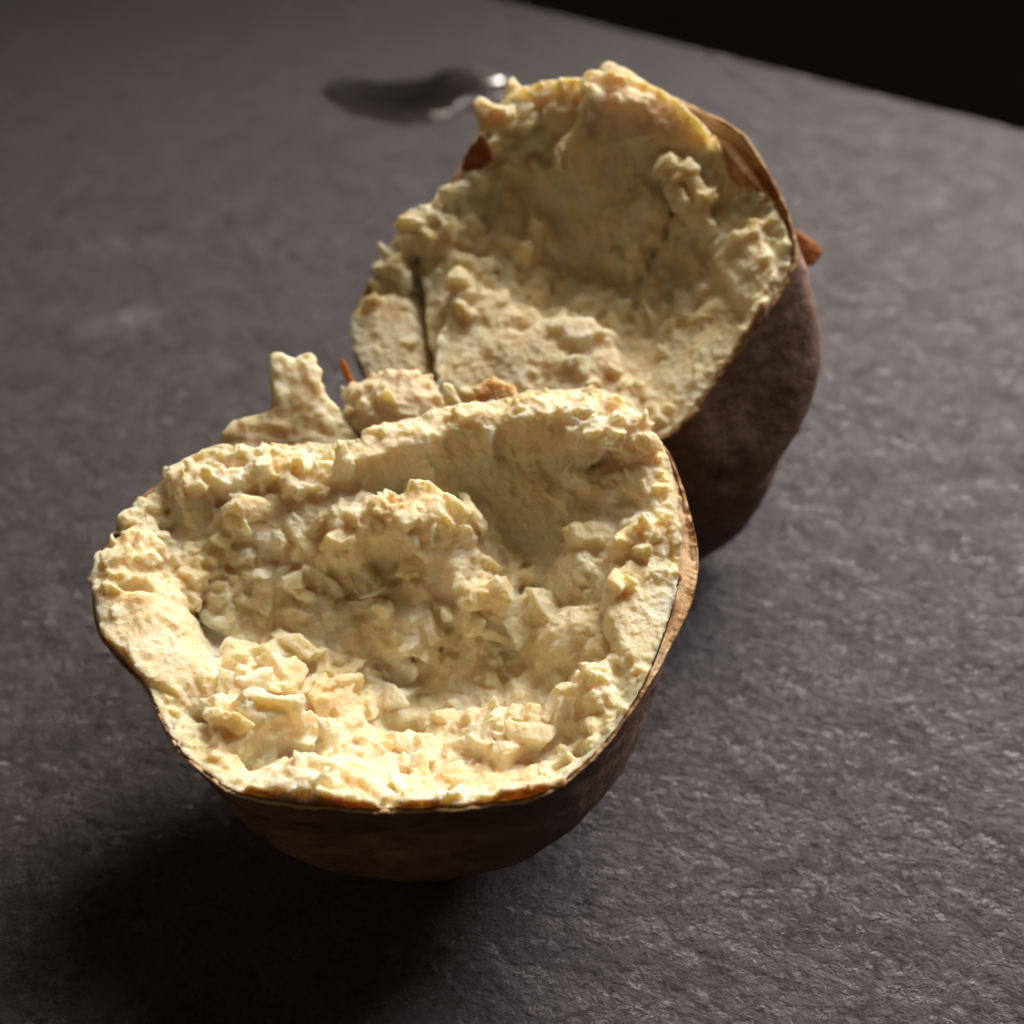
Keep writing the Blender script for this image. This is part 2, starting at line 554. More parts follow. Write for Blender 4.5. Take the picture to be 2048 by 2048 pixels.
                    'h': -0.1,
                    's': 0.06,
                    'm': 'add',
                    'a': 0.14,
                    'gu': 0,
                    'gv': 0},
                   {'k': 'p',
                    'pts': [(0.96, 2.727), (1.421, 2.611), (1.331, 2.307), (0.913, 2.461)],
                    'h': 0.15,
                    's': 0.05,
                    'm': 'add',
                    'a': 0.1,
                    'gu': 0,
                    'gv': 0},
                   {'k': 'e', 'c': (-1.698, 2.51), 'r': (0.25, 0.22), 'h': -0.55, 'm': 'min', 'drop': 0.4, 'rot': 0},
                   {'k': 'p',
                    'pts': [(1.349, 1.539), (1.687, 1.628), (2.05, 1.221), (2.236, 0.621), (2.43, 0.335), (2.065, 0.334), (1.745, 0.681),
                            (1.591, 1.146)],
                    'h': -0.2,
                    's': 0.06,
                    'm': 'add',
                    'a': 0.26,
                    'gu': 0,
                    'gv': 0},
                   {'k': 'p',
                    'pts': [(0.782, 1.073), (1.216, 1.247), (1.505, 0.847), (1.367, 0.412), (0.852, 0.201), (0.687, 0.582)],
                    'h': -0.5,
                    's': 0.06,
                    'm': 'add',
                    'a': 0.22,
                    'gu': 0,
                    'gv': 0},
                   {'k': 'e', 'c': (2.476, 1.176), 'r': (0.36, 0.45), 'h': -0.5, 'm': 'min', 'drop': 0.4, 'rot': 0.2},
                   {'k': 'p',
                    'pts': [(2.471, 0.113), (2.959, 0.401), (3.309, -0.662), (2.973, -1.299), (2.516, -0.918)],
                    'h': -0.1,
                    's': 0.08,
                    'm': 'add',
                    'a': 0.12,
                    'gu': 0,
                    'gv': 0},
                   {'k': 'p',
                    'pts': [(2.751, -1.206), (3.067, -1.029), (3.034, -1.481), (2.652, -1.777)],
                    'h': 0.05,
                    's': 0.03,
                    'm': 'add',
                    'a': 0.14,
                    'gu': 0,
                    'gv': 0},
                   {'k': 'e', 'c': (0.096, -0.235), 'r': (0.35, 0.3), 'h': -0.8, 'm': 'max', 'drop': 0.4, 'rot': 0},
                   {'k': 'e', 'c': (1.415, -0.05), 'r': (0.35, 0.3), 'h': -0.7, 'm': 'max', 'drop': 0.4, 'rot': 0},
                   {'k': 'e', 'c': (-0.769, 0.745), 'r': (0.3, 0.25), 'h': -0.7, 'm': 'max', 'drop': 0.4, 'rot': 0},
                   {'k': 'e', 'c': (0.394, 1.083), 'r': (0.3, 0.25), 'h': -0.72, 'm': 'max', 'drop': 0.4, 'rot': 0},
                   {'k': 'e', 'c': (2.007, -1.12), 'r': (0.35, 0.3), 'h': -0.35, 'm': 'max', 'drop': 0.4, 'rot': 0}],
          'base': [(-0.178, 1.045, -0.9), (-1.054, 1.368, -0.75), (0.687, 0.334, -1.0), (1.565, -0.583, -0.75), (1.151, -1.684, -0.5),
                   (-0.199, 0.038, -0.95), (-1.894, 1.05, -0.45), (-2.477, 0.749, -0.25), (-1.435, 1.942, -0.45), (-0.331, 1.958, -0.4),
                   (0.858, 2.128, -0.15), (1.698, 1.827, -0.15), (1.649, 1.054, -0.4), (1.023, 0.951, -0.6), (2.555, 0.963, -0.45),
                   (2.772, -0.224, -0.2), (2.172, -0.754, -0.45), (-2.342, -0.766, -0.45), (-1.401, -1.158, -0.35), (-0.09, -1.627, -0.35),
                   (0.752, -2.398, -0.3), (-3.323, -1.07, -0.1), (-2.965, -0.279, -0.35), (0.475, 2.906, 0.05), (-0.626, 2.907, -0.15)],
          'smooth': [[(-2.283, -0.838), (-1.304, -0.575), (0.569, -1.536), (1.036, -2.834), (-1.298, -3.185), (-2.267, -2.257)],
                     [(-3.95, -0.588), (-3.112, -0.394), (-2.635, -1.522), (-2.445, -2.244), (-3.82, -1.963)],
                     [(0.399, 2.982), (1.333, 2.744), (2.302, 1.879), (1.311, 1.751), (-0.135, 1.68)],
                     [(1.869, -0.433), (3.019, 0.136), (2.806, -1.298), (1.57, -2.459), (1.167, -2.26)]],
          'clear': [[(-2.96, 0.46), (-2.811, 0.444), (-2.739, -0.027), (-2.685, -0.582), (-2.566, -1.227), (-2.358, -1.87), (-2.192, -2.367),
                     (-2.352, -2.4), (-2.538, -1.9), (-2.72, -1.259), (-2.841, -0.613), (-2.914, -0.055)]],
          'chunks': [{'n': 'flesh_lump',
                      'frame': {'C': [-0.02069, 0.1426, 0.04324],
                                'U': [0.99504, -0.0597, 0.0796],
                                'V': [0.0, 0.8, 0.6],
                                'N': [-0.0995, -0.59702, 0.79603]},
                      'pts': [(-0.624, 0.228), (-0.491, 0.348), (-0.091, 0.376), (0.105, 0.535), (0.304, 0.586), (0.625, 0.516), (0.851, 0.342),
                              (0.99, 0.049), (0.958, -0.439), (0.57, -0.67), (0.018, -0.654), (-0.423, -0.478), (-0.594, -0.145)],
                      't': 0.55,
                      'mat': 'pale',
                      'rag': 0.06,
                      'bend': 0.1},
                     {'n': 'skin_flake',
                      'frame': {'C': [-0.0262, 0.1463, 0.04733],
                                'U': [0.97826, -0.17587, 0.10992],
                                'V': [0.0, 0.53, 0.848],
                                'N': [-0.20739, -0.82956, 0.51848]},
                      'pts': [(-0.105, 0.14), (-0.045, 0.194), (0.035, 0.093), (0.082, -0.039), (0.177, -0.217), (0.077, -0.273), (-0.019, -0.117)],
                      't': 0.06,
                      'mat': 'flake',
                      'rag': 0.015,
                      'bend': 0.0},
                     {'n': 'skin_flake',
                      'frame': {'C': [-0.00261, 0.1407, 0.04685],
                                'U': [0.99417, -0.08187, 0.07018],
                                'V': [0.0, 0.65079, 0.75926],
                                'N': [-0.10783, -0.75483, 0.647]},
                      'pts': [(-0.348, 0.043), (-0.232, 0.157), (-0.039, 0.254), (0.116, 0.175), (0.27, 0.111), (0.385, -0.081), (0.077, -0.231),
                              (-0.232, -0.189)],
                      't': 0.16,
                      'mat': 'crumb',
                      'rag': 0.03,
                      'bend': 0.0},
                     {'n': 'flesh_flake',
                      'frame': {'C': [-0.00947, 0.1402, 0.04718],
                                'U': [0.99417, -0.08187, 0.07018],
                                'V': [0.0, 0.65079, 0.75926],
                                'N': [-0.10783, -0.75483, 0.647]},
                      'pts': [(-0.108, 0.131), (-0.0, 0.161), (0.116, -0.001), (0.193, -0.232), (-0.077, -0.228)],
                      't': 0.1,
                      'mat': 'flesh',
                      'rag': 0.02,
                      'bend': 0.0},
                     {'n': 'flesh_shard',
                      'frame': {'C': [-0.00167, 0.1923, 0.06966],
                                'U': [0.97727, -0.16096, 0.13797],
                                'V': [0.0, 0.65079, 0.75926],
                                'N': [-0.212, -0.742, 0.636]},
                      'pts': [(-0.045, 0.313), (0.153, 0.782), (0.359, 0.544), (0.511, 0.18), (0.76, -0.016), (1.025, -0.255), (0.804, -0.588),
                              (0.314, -0.64), (0.045, -0.312)],
                      't': 0.3,
                      'mat': 'flesh',
                      'rag': 0.03,
                      'bend': 0.0},
                     {'n': 'flesh_shard',
                      'frame': {'C': [-0.0042, 0.1876, 0.07141],
                                'U': [0.97727, -0.16096, 0.13797],
                                'V': [0.0, 0.65079, 0.75926],
                                'N': [-0.212, -0.742, 0.636]},
                      'pts': [(-0.266, 0.263), (-0.133, 0.425), (0.044, 0.289), (0.22, 0.198), (0.483, 0.219), (0.526, 0.002), (0.22, -0.232),
                              (-0.132, -0.162)],
                      't': 0.3,
                      'mat': 'flesh',
                      'rag': 0.03,
                      'bend': 0.0},
                     {'n': 'flesh_shard',
                      'frame': {'C': [0.01569, 0.1989, 0.07348],
                                'U': [0.979, -0.15919, 0.12735],
                                'V': [0.0, 0.6247, 0.78087],
                                'N': [-0.20386, -0.76447, 0.61158]},
                      'pts': [(-0.359, -0.24), (-0.225, 0.194), (-0.018, 0.178), (0.026, 0.369), (0.142, 0.448), (0.312, 0.285), (0.552, 0.205),
                              (0.799, -0.015), (1.064, -0.297), (0.713, -0.623), (0.001, -0.619)],
                      't': 0.3,
                      'mat': 'flesh',
                      'rag': 0.03,
                      'bend': 0.0},
                     {'n': 'skin_flake',
                      'frame': {'C': [-0.00592, 0.1838, 0.06678],
                                'U': [0.90676, -0.3431, 0.24507],
                                'V': [0.0, 0.58124, 0.81373],
                                'N': [-0.42164, -0.73786, 0.52705]},
                      'pts': [(-0.34, -0.22), (-0.163, 0.143), (0.068, 0.328), (0.239, 0.143), (0.334, -0.117), (-0.001, -0.269)],
                      't': 0.06,
                      'mat': 'flakedark',
                      'rag': 0.02,
                      'bend': 0.0},
                     {'n': 'skin_flake',
                      'frame': {'C': [0.00451, 0.1965, 0.07299],
                                'U': [0.979, -0.15919, 0.12735],
                                'V': [0.0, 0.6247, 0.78087],
                                'N': [-0.20386, -0.76447, 0.61158]},
                      'pts': [(0.206, -0.146), (0.269, 0.155), (0.447, 0.168), (0.421, -0.03), (0.332, -0.243)],
                      't': 0.06,
                      'mat': 'flakedark',
                      'rag': 0.015,
                      'bend': 0.0},
                     {'n': 'skin_flake',
                      'frame': {'C': [0.05426, 0.1838, 0.04904],
                                'U': [0.97826, 0.17587, -0.10992],
                                'V': [0.0, 0.53, 0.848],
                                'N': [0.20739, -0.82956, 0.51848]},
                      'pts': [(-0.359, 0.391), (-0.11, 0.282), (0.114, 0.109), (0.249, -0.04), (0.128, -0.22), (-0.135, -0.314), (-0.295, -0.006)],
                      't': 0.06,
                      'mat': 'flake',
                      'rag': 0.02,
                      'bend': 0.0},
                     {'n': 'flesh_flake',
                      'frame': {'C': [-0.02233, 0.1745, 0.05445],
                                'U': [0.90676, -0.3431, 0.24507],
                                'V': [0.0, 0.58124, 0.81373],
                                'N': [-0.42164, -0.73786, 0.52705]},
                      'pts': [(-0.101, 0.007), (-0.05, 0.071), (0.07, -0.03), (0.199, -0.166), (0.047, -0.283)],
                      't': 0.08,
                      'mat': 'flesh',
                      'rag': 0.015,
                      'bend': 0.0},
                     {'n': 'flesh_flake',
                      'frame': {'C': [-0.01919, 0.1763, 0.05839],
                                'U': [0.90676, -0.3431, 0.24507],
                                'V': [0.0, 0.58124, 0.81373],
                                'N': [-0.42164, -0.73786, 0.52705]},
                      'pts': [(-0.1, -0.094), (-0.019, 0.069), (0.218, 0.05), (0.49, -0.038), (0.392, -0.197), (0.048, -0.214)],
                      't': 0.12,
                      'mat': 'flesh',
                      'rag': 0.02,
                      'bend': 0.0}]},
 'puddle': [[-0.0709, 0.4111], [-0.0646, 0.3971], [-0.0531, 0.3825], [-0.0387, 0.3764], [-0.0266, 0.3764], [-0.0201, 0.3787], [-0.0197, 0.3858],
            [-0.0175, 0.3887], [-0.0141, 0.3926], [-0.007, 0.3966], [0.0011, 0.4017], [0.0011, 0.4208], [-0.0044, 0.41], [-0.0085, 0.4111],
            [-0.0112, 0.4236], [-0.0171, 0.4309], [-0.0246, 0.4292], [-0.0288, 0.4181], [-0.0416, 0.4143], [-0.0561, 0.4111], [-0.0672, 0.4181]],
 'puddle_c': [-0.0313, 0.3971],
 'fibres': [([(-0.435, 0.553, -0.7), (-0.407, 0.415, -0.75), (-0.337, 0.278, -0.8), (-0.267, 0.226, -0.85)], 0.022),
            ([(-0.27, 0.152, -0.8), (-0.049, 0.171, -0.7), (0.127, 0.248, -0.65)], 0.04),
            ([(-0.765, 0.237, -1.0), (-0.653, 0.104, -0.95), (-0.588, -0.046, -0.95)], 0.03), ([(0.766, 0.3, -0.9), (0.891, 0.276, -0.85)], 0.03),
            ([(0.666, 0.041, -1.2), (0.883, 0.094, -1.15)], 0.045)],
 'edge': [[-0.0054, 0.5262], [0.1744, 0.3699]]}

# ------------------------------------------------------------------ helpers
def hsh(*a):
    n = np.zeros_like(a[0], dtype=np.uint32)
    for k, x in enumerate(a):
        n = n ^ (x.astype(np.int64).astype(np.uint32) * np.uint32((374761393, 668265263, 2147483647 - 1274126177, 97531)[k]))
        n = (n ^ (n >> np.uint32(13))) * np.uint32(1274126177)
    n = n ^ (n >> np.uint32(16))
    return n
def hf(*a): return hsh(*a).astype(np.float64) / 4294967295.0
_r = np.random.default_rng(7); PERM = np.tile(_r.permutation(256), 4).astype(np.int32); GRAD = _r.normal(size=(256, 3)).astype(np.float32); GRAD /= np.linalg.norm(GRAD, axis=1, keepdims=True)
def noise3(x, y, z, seed=0):
    """gradient noise, about -1..1"""
    x = np.asarray(x, np.float32) + np.float32(seed * 17.31); y = np.asarray(y, np.float32) + np.float32(seed * 5.7); z = np.asarray(z, np.float32) + 0 * x
    xi, yi, zi = np.floor(x), np.floor(y), np.floor(z); xf, yf, zf = x - xi, y - yi, z - zi
    xi, yi, zi = [q.astype(np.int32) & 255 for q in (xi, yi, zi)]
    u, v, t = [q * q * q * (q * (q * 6 - 15) + 10) for q in (xf, yf, zf)]
    r = 0
    for dx in (0, 1):
        a = PERM[xi + dx]
        for dy in (0, 1):
            b = PERM[a + yi + dy]
            for dz in (0, 1):
                g = GRAD[PERM[b + zi + dz] & 255]
                w_ = (g[..., 0] * (xf - dx) + g[..., 1] * (yf - dy) + g[..., 2] * (zf - dz))
                r = r + w_ * (u if dx else 1 - u) * (v if dy else 1 - v) * (t if dz else 1 - t)
    return r.astype(np.float64) * 1.5
def fbm(x, y, z, oct=4, seed=0, gain=.5):
    r = 0; a = 1; f = 1
    for k in range(oct):
        r = r + a * noise3(x * f, y * f, z * f, seed + k); a *= gain; f *= 2.03
    return r
def voro(x, y, seed=0):
    """F1, F2 distances and a random value of the nearest cell"""
    xi, yi = np.floor(x), np.floor(y); d1 = np.full(x.shape, 9.); d2 = d1.copy(); idv = np.zeros(x.shape)
    for dx in (-1, 0, 1):
        for dy in (-1, 0, 1):
            cx, cy = xi + dx, yi + dy; sd = np.full(x.shape, float(seed))
            px = cx + .1 + .8 * hf(cx, cy, sd); py = cy + .1 + .8 * hf(cx, cy, sd + 51)
            d = np.hypot(px - x, py - y); v = hf(cx, cy, sd + 99)
            m = d < d1
            d2 = np.where(m, d1, np.minimum(d2, d)); idv = np.where(m, v, idv); d1 = np.where(m, d, d1)
    return d1, d2, idv
def sst(a, b, x):
    t = np.clip((x - a) / (b - a), 0, 1); return t * t * (3 - 2 * t)
def sdist(pts, x, y):
    """signed distance to a polygon, positive inside"""
    d = np.full(x.shape, 1e9); ins = np.zeros(x.shape, bool); n = len(pts)
    for i in range(n):
        ax, ay = pts[i][:2]; bx, by = pts[(i + 1) % n][:2]
        ex, ey = bx - ax, by - ay; wx, wy = x - ax, y - ay
        t = np.clip((wx * ex + wy * ey) / (ex * ex + ey * ey + 1e-12), 0, 1)
        d = np.minimum(d, (wx - ex * t) ** 2 + (wy - ey * t) ** 2)
        c = ((ay <= y) & (by > y)) | ((by <= y) & (ay > y))
        with np.errstate(divide='ignore', invalid='ignore'):
            xx = ax + (y - ay) * (ex / ey if ey else 0)
        ins ^= c & (x < xx)
    return np.where(ins, 1, -1) * np.sqrt(d)
def resample(pts, n, smooth=0):
    """closed polyline resampled to n points by arc length"""
    p = np.array(pts, float); q = np.vstack([p, p[:1]]); s = np.r_[0, np.cumsum(np.linalg.norm(np.diff(q[:, :2], axis=0), axis=1))]
    t = np.linspace(0, s[-1], n, endpoint=False)
    r = np.stack([np.interp(t, s, q[:, k]) for k in range(q.shape[1])], 1)
    if smooth:   # round the corners between the measured points
        K = np.fft.rfft(r, axis=0); K *= np.exp(-(np.arange(len(K)) / smooth) ** 2)[:, None]; r = np.fft.irfft(K, n, axis=0)
    return r
def mesh_obj(name, co, faces, mat, parent=None, attrs=None, smooth=True, mat_idx=None):
    me = bpy.data.meshes.new(name); co = np.asarray(co, np.float32); faces = np.asarray(faces, np.int32)
    me.vertices.add(len(co)); me.vertices.foreach_set('co', co.ravel())
    k = faces.shape[1]; me.loops.add(faces.size); me.polygons.add(len(faces))
    me.loops.foreach_set('vertex_index', faces.ravel()); me.polygons.foreach_set('loop_start', np.arange(0, faces.size, k, dtype=np.int32))
    for m in (mat if isinstance(mat, (list, tuple)) else [mat]): me.materials.append(m)
    if mat_idx is not None: me.polygons.foreach_set('material_index', np.asarray(mat_idx, np.int32))
    me.polygons.foreach_set('use_smooth', np.full(len(faces), smooth))
    me.update(calc_edges=True); me.validate()
    for n, a in (attrs or {}).items():
        at = me.attributes.new(n, 'FLOAT', 'POINT'); at.data.foreach_set('value', np.asarray(a, np.float32).ravel())
    o = bpy.data.objects.new(name, me); sc.collection.objects.link(o)
    if parent: o.parent = parent; o.matrix_parent_inverse = parent.matrix_world.inverted()
    return o
def ring_faces(nr, nt, off=0, flip=False):
    """quads between nr rings of nt points"""
    i = np.arange(nr - 1)[:, None] * nt; j = np.arange(nt)[None]; j2 = (j + 1) % nt
    f = np.stack([i + j, i + j2, i + nt + j2, i + nt + j], -1).reshape(-1, 4) + off
    return f[:, ::-1] if flip else f
def empty(name, loc, label, cat):
    o = bpy.data.objects.new(name, None); sc.collection.objects.link(o); o.location = loc; o.empty_display_size = .02
    o['label'] = label; o['category'] = cat; bpy.context.view_layer.update(); return o

# ------------------------------------------------------------------ materials
class NT:
    def __init__(s, name):
        s.m = bpy.data.materials.new(name); s.m.use_nodes = True; s.t = s.m.node_tree; s.p = s.t.nodes['Principled BSDF']
    def n(s, typ, ins=None, **kw):
        x = s.t.nodes.new(typ)
        for k, v in kw.items(): setattr(x, k, v)
        for k, v in (ins or {}).items(): s.i(x, k, v)
        return x
    def i(s, node, key, v):
        if isinstance(v, bpy.types.NodeSocket): s.t.links.new(v, node.inputs[key])
        else: node.inputs[key].default_value = v
    def noise(s, scale, detail=4, rough=.55, vec=None, dist=0):
        x = s.n('ShaderNodeTexNoise', {'Scale': scale, 'Detail': detail, 'Roughness': rough, 'Distortion': dist}); s.i(x, 'Vector', vec or s.co()); return x.outputs['Fac']
    def co(s):
        if not hasattr(s, '_c'): s._c = s.n('ShaderNodeTexCoord').outputs['Object']
        return s._c
    def ramp(s, fac, stops):
        r = s.n('ShaderNodeValToRGB', {'Fac': fac}); e = r.color_ramp.elements
        while len(e) < len(stops): e.new(.5)
        for q, (p, c) in zip(e, stops): q.position = p; q.color = (c if hasattr(c, '__len__') else (c, c, c)) + ((1,) if not hasattr(c, '__len__') or len(c) == 3 else ())
        return r.outputs['Color']
    def mix(s, fac, a, b, mode='MIX'):
        x = s.n('ShaderNodeMix', data_type='RGBA', blend_type=mode)
        for k, v in ((0, fac), (6, a), (7, b)):
            if isinstance(v, bpy.types.NodeSocket): s.t.links.new(v, x.inputs[k])
            else: x.inputs[k].default_value = v if not isinstance(v, tuple) or len(v) == 4 else v + (1,)
        return x.outputs[2]
    def math(s, op, a, b=0.):
        x = s.n('ShaderNodeMath', {0: a, 1: b}, operation=op); return x.outputs[0]
    def attr(s, name): return s.n('ShaderNodeAttribute', attribute_name=name).outputs['Fac']
    def bump(s, h, strength, dist, prev=None):
        x = s.n('ShaderNodeBump', {'Height': h, 'Strength': strength, 'Distance': dist})
        if prev: s.i(x, 'Normal', prev)
        return x.outputs[0]

def flesh_mat(name, a, b, c, sss=.7, edge=True):
    q = NT(name); p = q.p
    col = q.ramp(q.noise(160, 3, .5), [(.32, a), (.52, b), (.7, c)])
    col = q.mix(q.math('MULTIPLY', q.ramp(q.noise(900, 3), [(.45, 0.), (.75, 1.)]), .35), col, (.86, .79, .64))
    if edge:
        e = q.math('ADD', q.attr('rim'), q.math('MULTIPLY', q.math('SUBTRACT', q.noise(700, 4, .7), .5), .16))
        col = q.mix(q.ramp(e, [(.0, .8), (.05, 0.)]), col, (.36, .18, .07))
        spot = q.math('MULTIPLY', q.ramp(q.noise(420, 3, .6), [(.56, 0.), (.64, 1.)]), q.ramp(e, [(.1, 1.), (.4, 0.)]))
        col = q.mix(q.math('MULTIPLY', spot, .3), col, (.36, .2, .08))
    q.i(p, 'Base Color', col); q.i(p, 'Roughness', q.ramp(q.noise(500, 2), [(.3, .42), (.7, .7)])); p.inputs['Specular IOR Level'].default_value = .45
    p.inputs['Subsurface Weight'].default_value = sss; p.inputs['Subsurface Radius'].default_value = (1, .64, .32); p.inputs['Subsurface Scale'].default_value = .004
    bn = q.bump(q.noise(1700, 5, .7), .5, .0007); bn = q.bump(q.noise(5200, 3, .6), .3, .0003, bn)
    q.i(p, 'Normal', bn)
    if sss == 0:   # thin crumbs let light through
        tr = q.n('ShaderNodeBsdfTranslucent', {'Color': col}); ms = q.n('ShaderNodeMixShader', {0: .45, 1: p.outputs[0], 2: tr.outputs[0]}); q.t.links.new(ms.outputs[0], q.t.nodes['Material Output'].inputs[0])
    return q.m
M = {}
M['flesh'] = flesh_mat('potato_flesh', (.80, .645, .37), (.86, .75, .51), (.90, .835, .66))
M['flake_flesh'] = flesh_mat('potato_flesh_flakes', (.78, .65, .41), (.83, .73, .52), (.88, .81, .65), sss=0., edge=False)
M['pale'] = flesh_mat('potato_flesh_pale', (.66, .55, .36), (.74, .65, .46), (.78, .71, .55), edge=False)
M['crumb'] = flesh_mat('potato_crumb_browned', (.68, .25, .05), (.72, .42, .16), (.76, .6, .38), edge=False)

def skin_mat(name, stops, trans, tcol, bstr=.5):
    q = NT(name); p = q.p
    mp = q.n('ShaderNodeMapping', {'Vector': q.co(), 'Scale': (1, 1, 1.6)}).outputs[0]
    f = q.math('ADD', q.math('MULTIPLY', q.noise(110, 5, .65, mp, .15), .65), q.math('MULTIPLY', q.noise(420, 4, .7, mp), .35))
    col = q.ramp(f, stops); q.i(p, 'Base Color', col); p.inputs['Roughness'].default_value = .62; p.inputs['Specular IOR Level'].default_value = .3
    bn = q.bump(q.noise(330, 6, .65, mp), .6, .0011); bn = q.bump(q.noise(2400, 3, .6), .4, .0003, bn); q.i(p, 'Normal', bn)
    tr = q.n('ShaderNodeBsdfTranslucent', {'Color': tcol + (1,), 'Normal': bn}); ms = q.n('ShaderNodeMixShader', {0: trans, 1: p.outputs[0], 2: tr.outputs[0]})
    q.t.links.new(ms.outputs[0], q.t.nodes['Material Output'].inputs[0]); return q.m
M['skin'] = skin_mat('potato_skin', [(.34, (.14, .075, .055)), (.48, (.28, .17, .13)), (.58, (.39, .265, .21)), (.7, (.50, .39, .32))], .12, (.7, .28, .08))
M['skin_in'] = skin_mat('potato_skin_inside', [(.38, (.16, .07, .03)), (.45, (.40, .22, .09)), (.52, (.66, .45, .24)), (.62, (.76, .58, .42))], .2, (.8, .4, .12))
M['flake'] = skin_mat('skin_flake_orange', [(.35, (.46, .14, .03)), (.5, (.62, .25, .07)), (.7, (.72, .42, .18))], .3, (.9, .35, .08))
M['flakedark'] = skin_mat('skin_flake_brown', [(.35, (.2, .055, .015)), (.5, (.34, .11, .03)), (.7, (.42, .2, .07))], .2, (.6, .2, .05))

def slate_mat():
    q = NT('slate'); p = q.p
    mp = q.n('ShaderNodeMapping', {'Vector': q.co(), 'Rotation': (0, 0, .5), 'Scale': (1, 1.2, 1)}).outputs[0]
    f = q.noise(460, 8, .78, mp, .3); g = q.noise(1500, 4, .75, mp, .3)
    f = q.math('ADD', q.math('MULTIPLY', f, .7), q.math('MULTIPLY', q.noise(90, 4, .6, mp, .5), .3)); col = q.ramp(f, [(.3, (.014, .013, .0135)), (.55, (.036, .033, .035)), (.75, (.075, .069, .073))])
    col = q.mix(.45, col, q.ramp(g, [(.3, (.015, .0145, .0145)), (.7, (.085, .081, .082))]))
    q.i(p, 'Base Color', col)
    q.i(p, 'Roughness', q.ramp(f, [(.40, .60), (.60, .26)])); p.inputs['Specular IOR Level'].default_value = 1.0; p.inputs['IOR'].default_value = 1.78; p.inputs['Specular Tint'].default_value = (1, .93, 1, 1); p.inputs['Coat Weight'].default_value = .6; p.inputs['Coat Roughness'].default_value = .3
    vo = q.n('ShaderNodeTexVoronoi', {'Scale': 620., 'Vector': mp}).outputs['Color']; vv = q.n('ShaderNodeSeparateColor', {0: vo}).outputs[0]
    hh = q.math('ADD', q.noise(520, 8, .68, mp), q.math('MULTIPLY', vv, .0)); bn = q.bump(q.noise(130, 5, .6, mp), .8, .0030); bn = q.bump(hh, 1., .0031, bn)
    q.i(p, 'Normal', bn); q.i(p, 'Coat Normal', bn); return q.m
M['slate'] = slate_mat()

# ------------------------------------------------------------------ countertop: a riven slate slab ending in a straight far edge
def countertop():
    (x0, y0), (x1, y1) = DATA['edge']; sl = (y1 - y0) / (x1 - x0)
    nx, ny = 760, 760
    t = np.linspace(0, 1, ny)[:, None]; s = np.linspace(-1, 1, nx)[None]
    tt = (np.exp(2.9 * t) - 1) / (np.exp(2.9) - 1)
    xs = s * (.42 + .58 * np.abs(s) ** 3) * .62; X = xs * (.30 + .70 * tt ** .8) + 0 * t
    far = y0 + (X - x0) * sl
    Y = .035 + (far - .035) * tt
    wx = X + .0016 * noise3(X * 240, Y * 240, 0, 40); wy = Y + .0016 * noise3(X * 240, Y * 240, 5, 41)
    Z = .00060 * fbm(wx * 90, wy * 120, 0, 3, 3, .55) - .00030 * fbm(wx * 300 + .3 * wy, wy * 400, 0, 2, 13, .6) + .00022 * noise3(wx * 800, wy * 900, 0, 19)
    r1, r2, idv = voro(wx * 130, wy * 190, 4)      # riven flakes: small level steps
    Z = Z + .00012 * (idv - .5) * sst(0, .5, r2 - r1)
    for cx, cy, rx, ry, rot, dp in ((-.098, .2435, .012, .0042, .45, .0030), (-.113, .285, .016, .005, .15, .0024)):   # two shallow chips
        c, s_ = math.cos(rot), math.sin(rot); a = ((X - cx) * c + (Y - cy) * s_) / rx; b = (-(X - cx) * s_ + (Y - cy) * c) / ry
        Z = Z - dp * np.exp(-(a * a + b * b) ** 1.5)
    for px, py, rad in ((-.010, .098, .022), (.026, .154, .026)):  # keep the resting spots level
        Z = Z * (1 - np.exp(-((X - px) ** 2 + (Y - py) ** 2) / rad ** 2))
    Z = np.minimum(Z, .0008)
    rows = [np.stack([X, Y, Z], -1)]
    for dy, dz in ((.0012, -.0004), (.0022, -.0016), (.0026, -.004), (.0026, -.03)):
        rows.append(np.stack([X[-1:], Y[-1:] + dy, 0 * X[-1:] + dz], -1))
    co = np.concatenate(rows, 0); nr = co.shape[0]
    i = np.arange(nr - 1)[:, None] * nx; j = np.arange(nx - 1)[None]
    f = np.stack([i + j, i + j + 1, i + nx + j + 1, i + nx + j], -1).reshape(-1, 4)
    o = mesh_obj('countertop', co.reshape(-1, 3), f, M['slate']); o['kind'] = 'structure'; o['label'] = 'dark grey riven slate countertop with a straight far edge'
countertop()
q = NT('dark_floor'); q.i(q.p, 'Base Color', q.ramp(q.noise(6, 3), [(.3, (.16, .14, .12)), (.7, (.22, .19, .165))])); q.p.inputs['Roughness'].default_value = .8
fl = mesh_obj('floor', [(-4, -2, -.9), (4, -2, -.9), (4, 6, -.9), (-4, 6, -.9)], [(0, 1, 2, 3)], q.m); fl['kind'] = 'structure'

# ------------------------------------------------------------------ potato halves
def to_world(fr, u, v, h):
    C, U, V, N = [np.array(fr[k]) for k in 'CUVN']
    return C + .01 * (u[..., None] * U + v[..., None] * V + h[..., None] * N)

